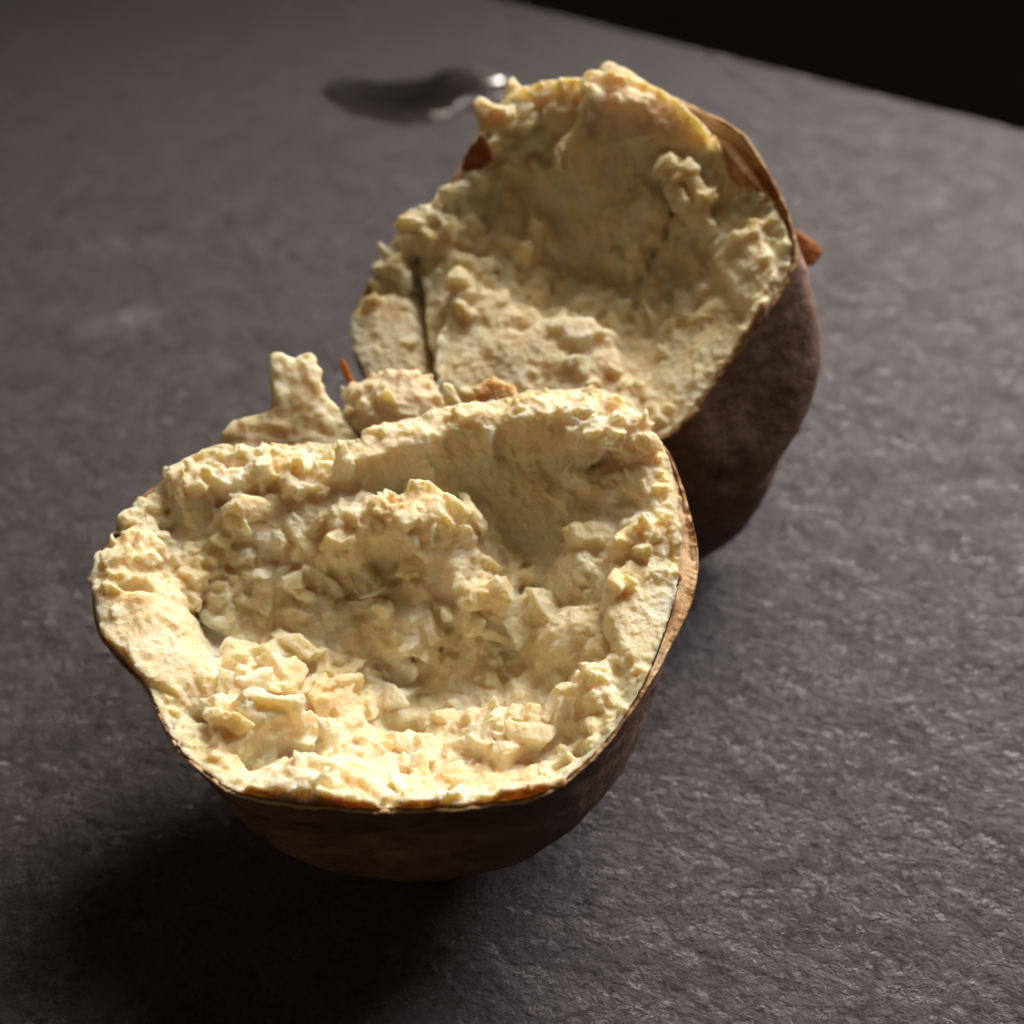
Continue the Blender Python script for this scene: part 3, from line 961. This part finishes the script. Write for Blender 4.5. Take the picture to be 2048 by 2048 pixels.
def fuse(V0, F0, W, NW, pr, scale, plates, seed):
    """scatter small broken plates over a closed solid and fuse them into one surface; plates = (count, min cm, max cm, voxel m)"""
    rng = np.random.default_rng(seed); V = [V0]; Fq = [F0]; nv = len(V0); K = 7; th7 = np.arange(K) / K * 2 * math.pi
    idx = rng.choice(len(W), plates[0], p=pr / pr.sum()); base_f = ring_faces(4, K)
    for q_, ix in enumerate(idx):
        sz = (plates[1] + (plates[2] - plates[1]) * rng.random() ** 2.6) * .01 * scale[ix]
        n_ = NW[ix] + rng.normal(size=3) * .6; n_ /= np.linalg.norm(n_); a_ = np.cross(n_, rng.normal(size=3)); a_ /= np.linalg.norm(a_); b_ = np.cross(n_, a_)
        rr_ = sz * (.5 + .75 * rng.random(K)); el = .32 + .55 * rng.random(); t_ = sz * (.16 + .34 * rng.random())
        ring = (np.cos(th7) * rr_)[:, None] * a_ + (np.sin(th7) * rr_ * el)[:, None] * b_
        c_ = W[ix] - NW[ix] * t_ * (.6 - .9 * rng.random())
        tp = c_ + ring * (.7 + .3 * rng.random()) + n_ * t_ * .6 + rng.normal(size=(K, 3)) * sz * .1; bt = c_ + ring * 1.05 - n_ * t_ * .9
        V.append(np.concatenate([np.repeat((bt.mean(0))[None], K, 0), bt, tp, np.repeat(tp.mean(0)[None] + n_[None] * t_ * .12, K, 0)])); Fq.append(base_f + nv + q_ * 4 * K)
    tmp = mesh_obj('fuse_tmp', np.concatenate(V), np.concatenate(Fq), M['flesh'])
    md = tmp.modifiers.new('fuse', 'REMESH'); md.mode = 'VOXEL'; md.voxel_size = plates[3]; md.adaptivity = 0
    me = bpy.data.meshes.new_from_object(tmp.evaluated_get(bpy.context.evaluated_depsgraph_get())); old = tmp.data; bpy.data.objects.remove(tmp); bpy.data.meshes.remove(old)
    k = len(me.vertices); cv = np.empty(k * 3, np.float32); me.vertices.foreach_get('co', cv); cv = cv.reshape(-1, 3).astype(float)
    fq = np.empty(len(me.polygons) * 4, np.int32); me.loops.foreach_get('vertex_index', fq); fq = fq.reshape(-1, 4); bpy.data.meshes.remove(me)
    return cv, fq
def soften(cv, fq, n):
    ed = np.concatenate([fq[:, [0, 1]], fq[:, [1, 2]], fq[:, [2, 3]], fq[:, [3, 0]]]); deg = np.bincount(ed[:, 0], minlength=len(cv)) + 1e-9
    for _ in range(n):
        av = np.stack([np.bincount(ed[:, 0], cv[ed[:, 1], q_], len(cv)) for q_ in range(3)], 1) / deg[:, None]; cv = cv * .4 + av * .6
    return cv
def relief(pts, x, y):
    """smooth surface through measured (u, v, h) points"""
    p = np.array(pts, float); n = len(p)
    ph = lambda r2: .5 * r2 * np.log(r2 + 1e-9)
    K = ph((p[:, None, 0] - p[None, :, 0]) ** 2 + (p[:, None, 1] - p[None, :, 1]) ** 2) + np.eye(n) * .02
    A = np.zeros((n + 3, n + 3)); A[:n, :n] = K; A[:n, n] = A[n, :n] = 1; A[:n, n + 1:] = p[:, :2]; A[n + 1:, :n] = p[:, :2].T
    wt = np.linalg.solve(A, np.r_[p[:, 2], 0, 0, 0]); H = wt[n] + wt[n + 1] * x + wt[n + 2] * y
    for k in range(n): H = H + wt[k] * ph((x - p[k, 0]) ** 2 + (y - p[k, 1]) ** 2)
    return H
def build_flesh(name, D, parent, nt, nr, gap, seed, chunkamp, skirt, plates, billow=1.):
    rim = resample(D['rim'], nt, 26); cen = rim.mean(0)
    th = np.arctan2(rim[:, 1] - cen[1], rim[:, 0] - cen[0]); g = gap(th)
    rad = np.linalg.norm(rim[:, :2] - cen[:2], axis=1); k = 1 - g / rad
    ro = cen[:2] + (rim[:, :2] - cen[:2]) * k[:, None]
    r = np.linspace(1, .004, nr) ** .8
    u = cen[0] + (ro[:, 0] - cen[0])[None] * r[:, None]; v = cen[1] + (ro[:, 1] - cen[1])[None] * r[:, None]
    hr = np.repeat(rim[None, :, 2], nr, 0)
    # ragged coordinates make every step crumbly
    wu = u + .07 * fbm(u * 2.6, v * 2.6, 0, 4, seed, .58); wv = v + .07 * fbm(u * 2.6, v * 2.6, 7.7, 4, seed + 5, .58)
    e = np.maximum(sdist(ro[::max(1, nt // 160)], u, v), 0)
    H = relief(D['base'] + [tuple(p) for p in rim[::nt // 44]], wu, wv) + .04 * fbm(u * 1.3, v * 1.3, 3, 3, seed + 8) * sst(0, .3, e)
    H = H + (hr - H) * sst(.12, 0, e)
    act = np.zeros(H.shape)
    for f in D['feat']:
        if f['k'] == 'p':
            pts = f['pts']; cu = sum(p[0] for p in pts) / len(pts); cv = sum(p[1] for p in pts) / len(pts)
            m = sst(-f['s'], f['s'], sdist(pts, wu, wv)); tgt = f['h'] + f['gu'] * (u - cu) + f['gv'] * (v - cv)
        else:
            c, s = math.cos(f['rot']), math.sin(f['rot']); a, b = wu - f['c'][0], wv - f['c'][1]
            qq = ((a * c + b * s) / f['r'][0]) ** 2 + ((-a * s + b * c) / f['r'][1]) ** 2
            m = sst(5, 2.5, qq) if f['m'] == 'max' else sst(1.6, .3, qq)
            tgt = f['h'] + (-f['drop'] if f['m'] == 'max' else 0) * (qq * .6 + .1 * qq * qq) + (f['drop'] * qq * .3 if f['m'] == 'min' else 0)
        if f['m'] == 'add': H = H + m * f['a'] * 1.4 * (1 + f['gu'] * (u - cu) + f['gv'] * (v - cv))
        elif f['m'] == 'max': H = H + m * np.maximum(0, tgt - H)
        else: H = H - m * np.maximum(0, H - tgt)
    # broken mealy chunks
    for sc_, am in ((1.5, .26), (3.1, .15), (7., .05)):
        d1, d2, idv = voro(wu * sc_ + 3, wv * sc_ * 1.1, seed + int(sc_))
        edge_ = sst(0, .22, d2 - d1); am = am * (.25 + 1.1 * sst(-.1, .5, noise3(u * 1.1, v * 1.1, sc_, seed + 70)))
        H = H + chunkamp * am * (idv - .5) * (.4 + .6 * edge_) * sst(0, .35, e) + chunkamp * am * .45 * (edge_ - .6) * sst(.05, .3, e)
    H = H + .022 * fbm(u * 6, v * 6, 1, 4, seed + 20, .6) * sst(0, .12, e)
    H = H + .05 * sst(.22, 0, e) * fbm(u * 5, v * 5, 4, 4, seed + 40, .7)
    # sideways crumble so that steps undercut
    du = .035 * fbm(u * 6, v * 6, H * 6, 4, seed + 50, .6); dv = .035 * fbm(u * 6, v * 6, H * 6 + 9, 4, seed + 60, .6)
    fade = sst(0, .15, e)
    P = np.stack([u + du * fade, v + dv * fade, H], -1)
    for _ in range(3):   # ease the stretched walls, keep the rim and the middle
        Q = P.copy(); Q[1:-1] = .5 * P[1:-1] + .125 * (P[2:] + P[:-2] + np.roll(P, 1, 1)[1:-1] + np.roll(P, -1, 1)[1:-1]); P = Q
    du_ = np.gradient(P, axis=0); dv_ = np.roll(P, -1, 1) - np.roll(P, 1, 1)
    nn = np.cross(du_, dv_); nn /= np.linalg.norm(nn, axis=2, keepdims=True) + 1e-9; nn *= np.sign(nn[..., 2:].mean())
    x, y, z = P[..., 0], P[..., 1], P[..., 2]
    patch = .35 + .9 * sst(-.2, .5, noise3(x * 1.4, y * 1.4, z * 1.4, seed + 80))
    P = P + nn * ((.022 * fbm(x * 3, y * 3, z * 3, 3, seed + 81, .5) + .008 * patch * fbm(x * 13, y * 13, z * 13, 3, seed + 85, .6)) * (.25 + .75 * fade))[..., None]
    bl = lambda k, s: np.sqrt(noise3(x * k + .3 * du, y * k, z * k, s) ** 2 + .02) - .3
    inn = sst(.15, .9, e) * (.35 + .8 * sst(-.25, .35, noise3(x * .7, y * .7, z * .7, seed + 90)))
    P = P + nn * (billow * inn * (.22 * bl(1.5, seed + 91) + .10 * bl(3.2, seed + 92) + .03 * bl(8, seed + 93)))[..., None]
    co = to_world(D['frame'], P[..., 0], P[..., 1], P[..., 2])
    # close the solid, add broken plates and fuse everything into one torn surface
    sk = skirt(ro, rim, H[0]); floor_ = np.repeat(sk[:1].mean(1, keepdims=True), nt, 1); mid = np.repeat(co[-1:].mean(1, keepdims=True), nt, 1)
    solid = np.concatenate([floor_, sk, co, mid], 0); nv = solid.shape[0] * nt
    W = co.reshape(-1, 3); NW = (nn[..., 0:1] * np.array(D['frame']['U']) + nn[..., 1:2] * np.array(D['frame']['V']) + nn[..., 2:] * np.array(D['frame']['N'])).reshape(-1, 3)
    area_w = np.repeat(r[:, None], nt, 1).ravel(); ee = e.ravel()
    pm = noise3(x * 1.0, y * 1.0, z * 1.0, seed + 310).ravel() + .5 * noise3(x * 2.6, y * 2.6, z * 2.6, seed + 311).ravel()
    calm = np.ones(ee.shape)
    for pl in D['smooth']: calm = np.minimum(calm, 1 - .8 * sst(-.08, .08, sdist(pl, wu.ravel(), wv.ravel())))
    for pl in D['clear']: calm = calm * (sdist(pl, u.ravel(), v.ravel()) < -.06)
    cv, fq = fuse(solid.reshape(-1, 3), ring_faces(solid.shape[0], nt), W, NW, area_w * calm * (ee > .05) * (1 + 1.2 * (ee < .5)) * (.08 + sst(-.2, .6, pm)), (.30 + .70 * np.minimum(1, ee / .6)) * (.5 + .5 * calm), plates, seed + 300)
    k = len(cv)
    C, U_, V_, N_ = [np.array(D['frame'][q_]) for q_ in 'CUVN']; L = (cv - C) * 100; lu, lv, lh = L @ U_, L @ V_, L @ N_
    e2 = sdist(ro[::max(1, nt // 100)], lu, lv)
    keepv = (lh > -.7) | (e2 > .04) & (lh > -2.3)
    kf = keepv[fq].all(1); fq = fq[kf]; used = np.zeros(k, bool); used[fq.ravel()] = True; mp_ = np.cumsum(used) - 1; cv = cv[used]; fq = mp_[fq]; e2 = e2[used]; L = L[used]
    # soften the voxel steps, then fine crumbling
    cv = soften(cv, fq, 4)
    x, y, z = [cv[:, q_] * 100 for q_ in range(3)]
    j_ = .0002 * np.stack([fbm(x * 9, y * 9, z * 9, 3, seed + 320 + q_ * 9, .6) for q_ in range(3)], 1) * (.4 + .6 * sst(0, .1, e2))[:, None]
    return mesh_obj(name, cv + j_, fq, M['flesh'], parent, {'rim': np.maximum(e2, 0)})

def body_ring(D, rimpts, s, B):
    """ring of the body at depth s (0 at the rim, 1 at the rounded end); rimpts = (u,v,h) rim points"""
    fr = D['frame']; A = np.array(B['axis']); cen = rimpts.mean(0)
    base = to_world(fr, rimpts[:, 0], rimpts[:, 1], rimpts[:, 2]); c0 = to_world(fr, cen[0:1], cen[1:2], cen[2:3])[0]
    prof = (1 - s ** B['p']) ** B['q']; bulge = 1 + B['bulge'] * math.sin(min(1, s * 2.2) * math.pi)
    cc = c0 + A * s
    # the rim's own unevenness fades with depth towards an oval
    off = base - c0; t = min(1, s * 2.0)
    n = len(rimpts); th = np.arange(n) / n
    sm = off.copy()
    if t > 0:
        K = np.fft.rfft(off, axis=0); fcut = np.arange(K.shape[0]); K *= np.exp(-(fcut / max(1.6, 14 * (1 - t) + 1.6)) ** 4)[:, None]; sm = np.fft.irfft(K, n, axis=0)
        off = off * (1 - t) + sm * t
    # the rings turn from the face plane towards square to the axis
    ax = A / np.linalg.norm(A); tilt = off - np.outer(off @ ax, ax) * min(1, s * 1.2) * B['square']
    return cc + tilt * prof * bulge

def build_skin(name, D, parent, B, nt, nr, seed, lip, gap, dip=0.):
    rim = resample(D['rim'], nt, 26)
    th = np.arctan2(rim[:, 1] - rim[:, 1].mean(), rim[:, 0] - rim[:, 0].mean())
    ss = np.linspace(0, 1, nr) ** 1.2; ss[-1] = .9995
    outer = np.stack([body_ring(D, rim, s, B) for s in ss])
    cen = outer.mean(1, keepdims=True)
    n = outer - cen; n /= np.linalg.norm(n, axis=2, keepdims=True) + 1e-9
    x, y, z = [outer[..., k] * 100 for k in range(3)]
    am = np.minimum(1, np.arange(nr) / 6.)[:, None]
    wr = .035 * fbm(x * .9, y * .9, z * .9, 4, seed) + .018 * fbm(x * 2.2, y * 2.2, z * 6, 3, seed + 3)
    outer = outer + n * (wr * .01 * am)[..., None]
    # torn lip: the skin edge stands a little above and below the flesh
    N = np.array(D['frame']['N']); A = np.array(B['axis']); a = -A / np.linalg.norm(A)
    x, y, z = [outer[0][..., k] * 100 for k in range(3)]
    j = lip(th) + .035 * fbm(x * 3, y * 3, z * 3, 4, seed + 9, .7)
    for i in range(5): outer[i] += a * (j * .01 * (1 - i / 5.))[:, None]
    thick = .00055
    g = gap(th); ax = A / np.linalg.norm(A); inner = outer - n * (thick + .0105 * np.minimum(1, np.arange(nr) / 4.)[:, None] * np.maximum(0, g - .06)[None])[..., None]
    ni = int(nr * .45)
    rad = np.linalg.norm(rim[:, :2] - rim[:, :2].mean(0), axis=1); band = []
    for fr_, dp in ((1., -.03), (.66, .5), (.3, 1.)):   # from the flesh edge out to the torn lip
        k = 1 - np.maximum(g * fr_, .012) / rad; uv = rim[:, :2].mean(0) + (rim[:, :2] - rim[:, :2].mean(0)) * k[:, None]
        w_ = to_world(D['frame'], uv[:, 0], uv[:, 1], rim[:, 2] - .05)
        x, y, z = [w_[:, k_] * 100 for k_ in range(3)]
        band.append(w_ + N * (.01 * (np.maximum(dp, 0) * (dip * np.minimum(1, g / .1) + np.minimum(0, j + .03)) + .015 * noise3(x * 4, y * 4, z * 4, seed + 33) * (g > .06)))[:, None])
    co = np.concatenate([inner[4:ni][::-1], np.stack(band), inner[:1], outer], 0); nb = ni - 4 + 4
    f = ring_faces(co.shape[0], nt); mi = np.zeros(len(f), int); mi[:(nb + 1) * nt] = 1  # first outer ring takes the inside colour in place of light through the edge
    return mesh_obj(name, co.reshape(-1, 3), f, [M['skin'], M['skin_in']], parent, mat_idx=mi), outer

def build_chunk(c, parent, seed, nt=220, nr=26):
    """a torn piece: outline with rounded ragged sides, front and back"""
    p = resample(c['pts'], nt, 24); cen = p.mean(0); fr = c['frame']
    r = np.sin(np.linspace(.0, .5, nr) * math.pi)          # 0..1
    front = np.stack([cen + (p - cen) * x for x in r]); hh = np.sqrt(np.maximum(0, 1 - r ** 3.2))
    u = np.concatenate([front[..., 0], front[::-1][1:, :, 0]]); v = np.concatenate([front[..., 1], front[::-1][1:, :, 1]])
    h = np.concatenate([hh, -hh[::-1][1:]])[:, None] * c['t'] * .5 + 0 * u
    h = h + c['bend'] * (1 - np.concatenate([r, r[::-1][1:]])[:, None] ** 2)
    rg = c['rag']; ed = np.concatenate([r, r[::-1][1:]])[:, None] ** 3
    du = rg * fbm(u * 6, v * 6, h * 6, 4, seed, .65); dv = rg * fbm(u * 6, v * 6, h * 6 + 5, 4, seed + 4, .65)
    dh = min(rg * 1.6, c['t'] * .3) * fbm(u * 4, v * 4, h * 4, 4, seed + 8, .6)
    co = to_world(fr, u + du * (.3 + ed), v + dv * (.3 + ed), h + dh)
    if c['t'] > .2:
        w_ = co.reshape(-1, 3); nn = w_ - w_.mean(0); nn /= np.linalg.norm(nn, axis=1, keepdims=True)
        pr = np.repeat(np.concatenate([r, r[::-1][1:]])[:, None], nt, 1).ravel() + .05
        cv, fq = fuse(w_, ring_faces(co.shape[0], nt, flip=True), w_, nn, pr, np.ones(len(w_)), (int(60 + 160 * c['t']), .02, .08 if c['t'] < .5 else .2, .00022), seed)
        cv = soften(cv, fq, 3)
        return mesh_obj(c['n'], cv, fq, M[c['mat']], parent, {'rim': np.full(len(cv), .5)})
    return mesh_obj(c['n'], co.reshape(-1, 3), ring_faces(co.shape[0], nt, flip=True), M[c['mat']], parent, {'rim': np.full(co.shape[:2], .5)})

def ang(th, c, w): # bump function of direction
    d = np.angle(np.exp(1j * (th - c))); return np.exp(-(d / w) ** 2)

def settle(outer): return outer.reshape(-1, 3)[:, 2].min()

front = empty('sweet_potato_half', (-.014, .104, 0), 'nearer half of a broken baked sweet potato, hollow cream flesh facing up', 'sweet potato')
FB = dict(axis=(.004, -.008, -.0395), p=1.8, q=.62, bulge=-.05, square=0.)
def skirt_for(D, B, keep=.965):
    def f(ro, rim, h0):
        rr = np.concatenate([ro, h0[:, None]], 1); out = []
        for s in (.78, .6, .4, .2, .08):
            b = body_ring(D, np.concatenate([ro, rim[:, 2:]], 1), s, B); c = b.mean(0); out.append(c + (b - c) * keep)
        return np.stack(out)
    return f
FG = lambda t: .02 + .22 * ang(t, .12, .40) + .02 * ang(t, -1.5, .4)
sk, outer = build_skin('skin', DATA['front'], front, FB, 900, 60, 11, lambda t: -.04 - .12 * ang(t, .15, .4) - .35 * ang(t, 1.7, .65), FG)
print('front lowest', settle(outer))
FLESH_F = build_flesh('flesh', DATA['front'], front, 720, 180, FG, 2, .12, skirt_for(DATA['front'], FB), (3000, .08, .40, .00020))
for i, c in enumerate(DATA['front']['chunks']): build_chunk(c, front, 30 + i * 7)

rear = empty('sweet_potato_half', (.026, .154, 0), 'farther half of a broken baked sweet potato, leaning with its torn face towards the viewer', 'sweet potato')
RB = dict(axis=(.025, -.009, -.052), p=2.6, q=.55, bulge=0., square=.35)
RG = lambda t: .05 + .36 * ang(t, .55, .33)
sk, outer = build_skin('skin', DATA['rear'], rear, RB, 700, 56, 21, lambda t: .0 - .03 * ang(t, .5, .4) - .35 * ang(t, 2.1, .75), RG, -.12)
print('rear lowest', settle(outer))
FLESH_R = build_flesh('flesh', DATA['rear'], rear, 600, 150, RG, 5, .12, skirt_for(DATA['rear'], RB), (1600, .08, .40, .00028))
for i, c in enumerate(DATA['rear']['chunks']): build_chunk(c, rear, 60 + i * 7, 160, 20)

# ------------------------------------------------------------------ fibres on the nearer half
def fibre(parent, frame, pts, rad):
    p = np.array(pts, float); t = np.linspace(0, 1, len(p)); tt = np.linspace(0, 1, 18); pol = [np.polyfit(t, p[:, k], min(3, len(p) - 1)) for k in range(3)]
    c = np.stack([np.polyval(q_, tt) for q_ in pol], 1); W = to_world(frame, c[:, 0], c[:, 1], c[:, 2]); d = np.gradient(W, axis=0); d /= np.linalg.norm(d, axis=1, keepdims=True)
    a = np.cross(d, [0.3, .2, 1]); a /= np.linalg.norm(a, axis=1, keepdims=True); b = np.cross(d, a); n = 7
    th = np.arange(n) / n * 2 * math.pi; r = rad * .01 * (np.sin(np.linspace(.25, math.pi - .1, 18)) ** .5)[:, None, None]
    co = W[:, None] + r * (np.cos(th)[None, :, None] * a[:, None] + np.sin(th)[None, :, None] * b[:, None])
    mesh_obj('fibre', co.reshape(-1, 3), ring_faces(18, n), M['pale'], parent)
for pts, rad in DATA['fibres']: fibre(front, DATA['front']['frame'], pts, rad)
# ------------------------------------------------------------------ water puddle
def puddle():
    q = NT('water'); tr = q.n('ShaderNodeBsdfTransparent', {'Color': q.ramp(q.attr('depth'), [(.0, (.97, .97, .97)), (.3, (.6, .58, .56)), (1., (.42, .4, .38))])}); gl = q.n('ShaderNodeBsdfGlossy', {'Roughness': .06})
    fz = q.n('ShaderNodeFresnel', {'IOR': 1.33}); ms = q.n('ShaderNodeMixShader', {0: fz.outputs[0], 1: tr.outputs[0], 2: gl.outputs[0]}); q.t.links.new(ms.outputs[0], q.t.nodes['Material Output'].inputs[0])
    pts = DATA['puddle'] or [(-.064, .402), (-.058, .388), (-.044, .380), (-.03, .377), (-.018, .381), (-.008, .388), (.004, .396), (.004, .412), (-.006, .407), (-.015, .412), (-.024, .428), (-.034, .424), (-.042, .410), (-.054, .408)]
    pp = resample(pts, 160, 14); cen = np.array(DATA['puddle_c']); nr = 24; r = 1 - .99 * (1 - np.linspace(0, 1, nr)) ** 2
    c = cen + (pp - cen)[None] * r[:, None, None]; z = .0004 + .0032 * np.maximum(0, 1 - r ** 8)[:, None] + 0 * c[..., 0]
    z[-1] = -.0006
    co = np.concatenate([c, z[..., None]], -1)
    o = mesh_obj('water_puddle', co.reshape(-1, 3), ring_faces(nr, 160, flip=True), q.m, attrs={'depth': np.repeat((1 - r)[:, None], 160, 1)})
    o['label'] = 'small dark glossy water puddle on the slate behind the farther half'; o['category'] = 'puddle'
puddle()
